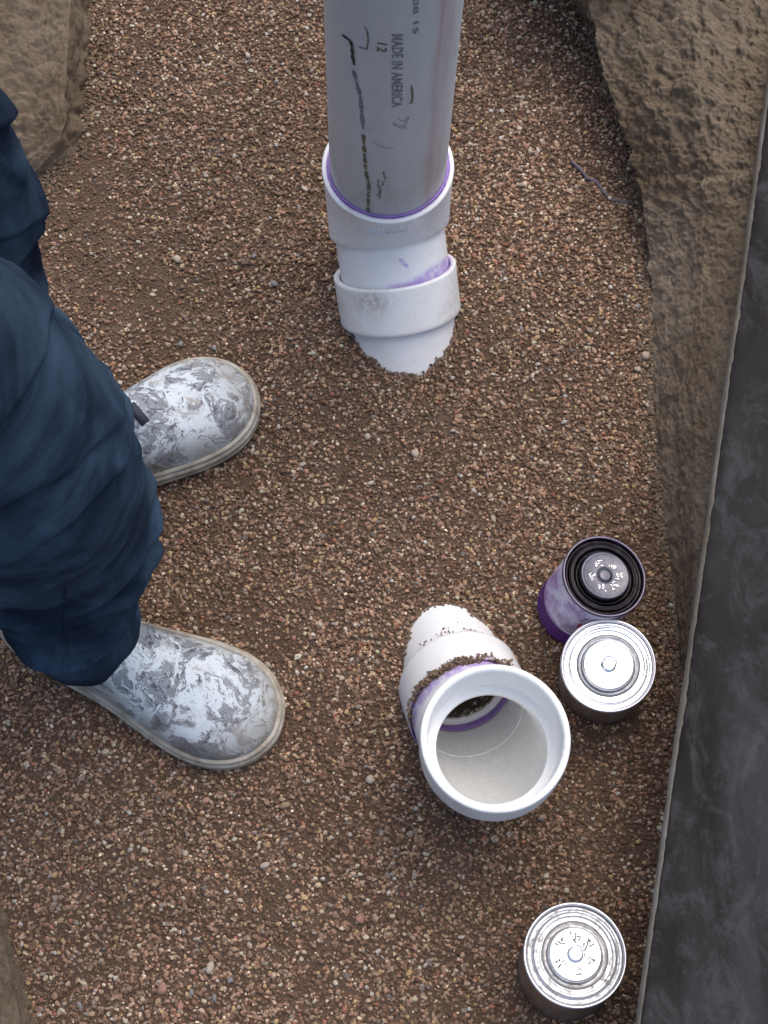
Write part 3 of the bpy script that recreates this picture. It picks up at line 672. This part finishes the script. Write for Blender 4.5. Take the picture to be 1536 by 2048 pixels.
def build_can(root, r, h, body_m, rim_m, lid_m, groove_m, cap_m, seed, capr, mid_r=None):
    body = lathe('body', [(0, .0015), (r-.004, .0015), (r-.002, 0), (r-.0002, .0006), (r, .0025), (r-.0006, .004), (r-.0006, h-.005), (r-.0012, h-.0035)]); link_obj('body', body, body_m, root)
    rim = lathe('rim', [(r-.0012, h-.0040), (r+.0004, h-.0034), (r+.0009, h-.0015), (r+.0002, h-.0002), (r-.0010, h), (r-.0020, h-.0006), (r-.0023, h-.003), (r-.0020, h-.0045)]); link_obj('rim', rim, rim_m, root)
    k = r/.0435
    g0 = capr+.0008; g1 = capr+.0058*k
    lid = lathe('lid', [(r-.0021, h-.0042), (r-.0030, h-.0038), (r-.0042, h-.0028), (r-.0058, h-.0042), (r-.0068, h-.0044), (r-.0078, h-.0030), (g1+.0052*k, h-.0020), (g1+.0038*k, h-.0026), (g1+.0026*k, h-.0034), (g1+.0012, h-.0024), (g1, h-.0026)]); ld = link_obj('lid', lid, lid_m, root)
    gr = lathe('groove', [(g1, h-.0026), (g1-.0006, h-.0036), (g1-.0014, h-.0044), (g0+.0014, h-.0052), (g0, h-.0050), (g0-.0004, h-.002)]); link_obj('groove', gr, groove_m, ld)
    cp = lathe('cap', [(g0-.0004, h-.0035), (capr, h+.0008), (capr-.0006, h+.0018), (capr-.0018, h+.0023), (capr-.0028, h+.0020), (capr-.0040, h+.0017), (.0090, h+.0016), (.0080, h+.0016), (.0075, h+.0010), (.0070, h+.0010), (.0064, h+.0020), (.0040, h+.0023), (0, h+.0024)]); cap = link_obj('cap', cp, cap_m, root)
    mk = marks(.0105*k, .0175*k, {1: 64, 2: 26, 3: 46}[seed], h+.0017, seed, .0009, [0.3, 1.5, 2.6, 3.6, 4.4, 5.4], {1: 1.2, 2: 1.5, 3: 2.3}[seed]); link_obj('embossed_marks', mk, {1: M['tin_bright'], 2: M['tin_smoke'], 3: M['print_and_shade']}[seed], cap, False)
    return body, ld, cap
# purple primer can
c1 = can_root(1209, 1153, .095, .175, .045, 'primer_can', 'purple stained primer can with a black lid, leaning beside the bank')
build_can(c1, .0405, .095, M['label'], M['rim_dark'], M['tin_black'], M['tin_black'], M['tin_smoke'], 1, .0243)
c1.rotation_quaternion = c1.rotation_quaternion
def patch(r, a0, a1, z0, z1, m=12):
    v = [(r*math.cos(a0+(a1-a0)*i/m), r*math.sin(a0+(a1-a0)*i/m), z_) for z_ in (z0, z1) for i in range(m+1)]
    return mesh('patch', v, grid_faces(2, m+1, False))
def local_ang(root, wx, wy):
    d = root.rotation_quaternion.inverted() @ Vector((wx, wy, 0)); return math.atan2(d.y, d.x)
al = local_ang(c1, -.35, -1)
o = link_obj('red_logo', patch(.0403, al-.10, al+.22, .050, .060), M['red'], c1); o = link_obj('red_logo', patch(.0403, al+.27, al+.48, .049, .056), M['red'], c1)
for q in range(6): link_obj('fine_print', patch(.0402, al-.42+q*.02, al+.15, .030+q*.0026, .0308+q*.0026), M['print_and_shade'], c1)
# bright can
c2 = can_root(1217, 1330, .085, -.06, -.07, 'cement_can', 'clean silver lidded can standing just below the purple can')
build_can(c2, .0440, .085, M['tin_side'], M['tin_rim'], M['tin_bright'], M['tin_grey'], M['tin_bright'], 2, .0240)
c3 = can_root(1149, 1910, .098, -.02, .08, 'cement_can', 'silver can with grimy ridged lid standing alone at the bottom')
build_can(c3, .0442, .098, M['tin_side'], M['tin_rim'], M['tin_dull'], M['tin_groove'], M['tin_cap'], 3, .0232)

# ------------------------------------------------------------------ person: boots and jeans
pers = empty('person', (-.33, .48, 0))
tag(pers, 'person standing on the gravel in loose navy jeans and smeared white rubber boots', 'person')
LW = np.array([0, .012, .04, .09, .17, .3, .45, .58, .70, .80, .88, .94, .975, .993, 1.0])
HW = np.array([0, .013, .025, .034, .0385, .0385, .0405, .0480, .0555, .0570, .0515, .0400, .0270, .0140, 0])*1.0
def boot(root_loc, heading, side, seed):
    b = empty('boot', Vector(root_loc)-Vector(pers.location), (0, 0, heading)); b.parent = pers
    LN = .305
    ul = [0]+[(1-math.cos(math.pi*i/48))/2 for i in range(1, 48)]+[1]
    def cx(u): return side*(.012*math.sin(max(0, u-.35)*2.2))
    out = [(u*LN, cx(u)+interp(u, LW, HW)) for u in ul]+[(u*LN, cx(u)-interp(u, LW, HW)) for u in ul[::-1][1:-1]]
    # smooth outline
    O = np.array(out)
    for _ in range(3): O = (np.roll(O, 1, 0)+O*2+np.roll(O, -1, 0))/4
    cen = np.array([LN*.55, cx(.55)]); k = len(O)
    tang = np.roll(O, -1, 0)-np.roll(O, 1, 0); nn = np.stack([tang[:, 1], -tang[:, 0]], 1); nn /= np.linalg.norm(nn, axis=1)[:, None]
    sgn = np.sign(((O-cen)*nn).sum(1).mean()); nn *= sgn
    offs = [(-.006, .0), (.001, .0), (.0035, .003), (.0035, .0075), (.0016, .0085), (.0016, .0105), (.0042, .0115), (.0046, .0165), (.0034, .0185), (.0012, .0190), (.0010, .0205), (.0022, .0212), (.0020, .0235), (.0, .0245), (-.004, .0245)]
    rg = [[Vector((*(O[i]+nn[i]*o_), z_)) for i in range(k)] for o_, z_ in offs]
    me = loft('sole', rg, True, True); fix_normals(me); link_obj('sole', me, M['sole'], b)
    v = []; ed_ = []; ns = 34
    Hx = lambda x: interp(x/LN, [0, .12, .3, .42, .52, .62, .72, .82, .9, 1], [.10, .125, .125, .112, .092, .076, .066, .059, .053, .048])
    for j in range(ns):
        s_ = j/(ns-1)
        for i in range(k):
            xo, yo = O[i]-nn[i]*.0012; xs = min(max(xo, .045), LN-.055)
            sx = xo+(xs-xo)*s_; sy = yo+(cx(xs/LN)-yo)*s_
            hz = (1-(1-s_)**2.3)**.56
            p = Vector((sx, sy, .022+(Hx(sx)-.022)*hz))
            w = .35+.65*min(1, s_*3)
            cr = math.exp(-((sx/LN-.60)/.05)**2)*.0022*math.sin((sx-.2*sy)*520)
            p.z += w*(.0022*fbm(p, 22, 3, seed)+cr*min(1, s_*2.5))
            v.append(p); ed_.append(max(1-s_*2.8, 1.0*sstep(sx/LN, .74, .97)*(1-s_*.9), 0))
    f = grid_faces(ns, k)
    me = mesh('upper', v, f); fix_normals(me); setattr_f(me, 'edge', ed_)
    up_ = link_obj('upper', me, M['boot'], b)
    # piping ridge where upper meets sole
    # shaft
    rg = [ring(Vector((.085-.008*t, cx(.25), .06+.09*t)), Z, .052-.002*t, 48, Vector((1, 0, 0)), .042) for t in np.linspace(0, 1, 14)]
    rg += [ring(Vector((.077, cx(.25), .15)), Z, .046, 48, Vector((1, 0, 0)), .038), ring(Vector((.08, cx(.25), .10)), Z, .044, 48, Vector((1, 0, 0)), .036)]
    me = loft('shaft', rg); fix_normals(me); setattr_f(me, 'edge', [.3]*len(me.vertices)); link_obj('shaft', me, M['boot'], b)
    return b
def boot_at(tip_px, heading, side, seed):
    tip = at(*tip_px, .012); LN = .307
    heel = tip-Vector((math.cos(heading), math.sin(heading), 0))*LN; z_ = float(gh(tip.x-.05, tip.y))
    return boot((heel.x, heel.y, max(.0, z_)+.0015), heading, side, seed)
bA = boot_at((492, 750), R(34), -1, 3.0)
bB = boot_at((541, 1499), R(-29), 1, 8.0)
# dark pull tab on the far boot
me = mesh('tab', [], []); bm = bmesh.new(); bmesh.ops.create_cube(bm, size=1); bmesh.ops.scale(bm, vec=(.024, .010, .003), verts=bm.verts); bmesh.ops.bevel(bm, geom=bm.edges[:], offset=.0008, segments=2); bm.to_mesh(me); bm.free()
tb = link_obj('pull_tab', me, flat('navy_tab', (.03, .03, .05), .7), bA)
wp = at(276, 828, .101); lp = Matrix.Rotation(-bA.rotation_euler.z, 3, 'Z') @ (wp-Vector(pers.location)-Vector(bA.location)); tb.location = lp; tb.rotation_euler = (.1, .3, R(-48)-bA.rotation_euler.z)

def catmull(P_, n_):
    out = []; m = len(P_)-1
    for i in range(n_):
        t = i/(n_-1)*m; k = min(int(t), m-1); a = t-k
        p0, p1, p2, p3 = P_[max(k-1, 0)], P_[k], P_[k+1], P_[min(k+2, m)]
        out.append(.5*((2*p1)+(-p0+p2)*a+(2*p0-5*p1+4*p2-p3)*a*a+(-p0+3*p1-3*p2+p3)*a**3))
    return out
def leg(stations, seed, K=320, NR=300):
    rf = random.Random(int(seed*10)); FO = []
    for s0, tilt, ph_, am, dec in ((.055, .020, .4, .007, .03), (.088, .030, 5.6, .011, .035), (.115, .034, 4.9, .009, .03), (.150, .040, 5.7, .010, .05), (.195, .050, 5.2, .007, .05), (.245, .05, .3, .007, .07), (.33, .06, 5.5, .006, .08), (.40, .07, 4.6, .006, .09), (.50, .08, 5.0, .006, .1)):
        FO.append((s0, tilt, ph_+rf.uniform(-.2, .2), am, dec, rf.uniform(0, 6.28)))
    ctr = [np.array(at(x, y, h_)) for x, y, h_, r in stations]; rad = [np.array([r]) for *_, r in stations]
    cs = catmull(ctr, NR); rs = catmull(rad, NR); v = []; rd = []
    Lc = [0]
    for i in range(1, NR): Lc.append(Lc[-1]+float(np.linalg.norm(cs[i]-cs[i-1])))
    for i in range(NR):
        c = Vector(cs[i]); tn = Vector(cs[min(i+2, NR-1)]-cs[max(i-2, 0)]).normalized()
        tn = (tn*.55+Z*.45).normalized() if i > 14 else (tn*.2+Z*.8).normalized()
        x, y = frame(tn, Vector((1, 0, 0))); r = float(rs[i][0]); s_ = Lc[i]
        for j in range(K):
            th = 2*math.pi*j/K; d = x*math.cos(th)+y*math.sin(th)
            q = Vector((math.cos(th)*.6, math.sin(th)*.6, s_*4+seed))
            wv_ = fbm(q*1.0, 1.1, 3, seed)
            # slanting folds, strongest near the hem and behind the knee
            amp = (.010*math.exp(-((s_-.15)/.09)**2)+.0055)*min(1, .12+s_*9)
            ph = s_*112+3.0*math.sin(th+seed)+4.5*wv_
            rdg = 1-abs(math.sin(ph*.5)); rdg = rdg**1.3
            ph2 = s_*72-3.4*math.cos(th-1.1)+3.2*fbm(q, 1.6, 2, seed+5); rdg2 = (1-abs(math.sin(ph2*.5)))**2
            mask = .5+.5*math.sin(th*1.0-1.2+2*nz(q, 1.3, seed+3))
            k_ = amp*1.35*(rdg*mask+.6*rdg2*(1-mask))+.020*fbm(q, 1.3, 3, seed+9)-.35*amp+.0012*fbm(q, 7, 3, seed+2)
            cre = 0
            for s0, tilt, p_, am, dec, ex in FO:
                u = s_-(s0+tilt*math.cos(th-p_)+.006*nz(q, 2.2, s0*50))
                g_ = (.35+.65*(.5+.5*math.cos(th-ex)))
                fo = sstep(u, -.003, .007)*math.exp(-max(u-.007, 0)/(dec*.7)); cre += am*g_*fo*1.5
            k_ = .6*k_+cre*min(1, s_*25)-.008
            v.append(c+d*(r-.004+k_)); rd.append(max(0, min(1, (.45*cre/.010-.1+1.5*nz(q, 2.1, 4)+.7*nz(q, 6, 1))))*.95*sstep(s_, .07, .22))  # fade dies out at the hem, painting its shade into the colour
    # hem turned inwards
    first = v[:K]; c0 = Vector(cs[0]); inn = [c0+(p-c0)*.965+Z*.004 for p in first]; inn2 = [c0+(p-c0)*.93+Z*.06 for p in first]
    return inn2+inn+v, [0]*(2*K)+rd, K, NR+2
VV = []; FF = []; RD = []
legB = [(166, 1262, .075, .069), (150, 1232, .11, .073), (122, 1170, .16, .074), (98, 1075, .24, .088), (70, 985, .33, .097), (20, 930, .42, .100), (-80, 830, .50, .103), (-210, 735, .58, .106), (-400, 640, .70, .112), (-640, 520, .84, .125)]
legA = [(178, 925, .075, .066), (150, 885, .12, .066), (85, 815, .20, .066), (-20, 690, .32, .070), (-85, 560, .39, .076), (-108, 440, .46, .077), (-185, 300, .56, .080), (-330, 130, .68, .086), (-560, -80, .84, .105)]
for st_, sd_ in ((legB, 2.3), (legA, 6.1)):
    v, rd, K, NR = leg(st_, sd_); FF += grid_faces(NR, K, True, len(VV)); 
    if sd_ == 2.3:
        def px_of(p):
            q = p-Vector((0, 0, CAM_H)); up_v = Vector((0, math.cos(TILT), math.sin(TILT))); fw = Vector((0, math.sin(TILT), -math.cos(TILT)))
            return W/2+F*q.x/q.dot(fw), H/2-F*q.dot(up_v)/q.dot(fw)
        seam_pts = []; jl = None
        for i in range(40, 150, 3):
            rw = v[(i+2)*K:(i+3)*K]; cc = sum(rw, Vector())/K
            js = range(K) if jl is None else [(jl+d_) % K for d_ in (-2, -1, 0, 1, 2)]
            jb = min((j for j in js if jl is not None or (rw[j]-cc).y < 0), key=lambda j: abs(px_of(rw[j])[0]-131)); jl = jb
            seam_pts.append(rw[jb])
    FF.append(tuple(range(len(VV)+(NR-1)*K, len(VV)+NR*K))); VV += v; RD += rd
# hips (out of the picture, closing the jeans)
hipc = (Vector(at(-640, 520, .84))+Vector(at(-560, -80, .84)))/2
hr = [ring(hipc+Vector((0, 0, dz)), Z, rx, 64, Vector((1, 0, 0)), ry) for dz, rx, ry in ((-.12, .07, .12), (-.08, .12, .18), (0, .14, .20), (.08, .135, .19), (.16, .125, .17))]
b0 = len(VV); VV += [p for r_ in hr for p in r_]; FF += grid_faces(5, 64, True, b0)+[tuple(range(b0+4*64, b0+5*64)), tuple(range(b0, b0+64))[::-1]]; RD += [0]*(5*64)
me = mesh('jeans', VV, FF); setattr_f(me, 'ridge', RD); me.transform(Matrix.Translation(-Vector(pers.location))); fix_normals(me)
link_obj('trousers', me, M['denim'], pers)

tro = [o for o in pers.children if o.name.startswith('trousers')][0]
sr = [ring(p-Vector(pers.location), seam_pts[min(i+1, len(seam_pts)-1)]-seam_pts[max(i-1, 0)], .0014, 8, Vector((1, 0, .01))) for i, p in enumerate(seam_pts)]
link_obj('seam', loft('seam', sr, True, True), M['denim'], tro)
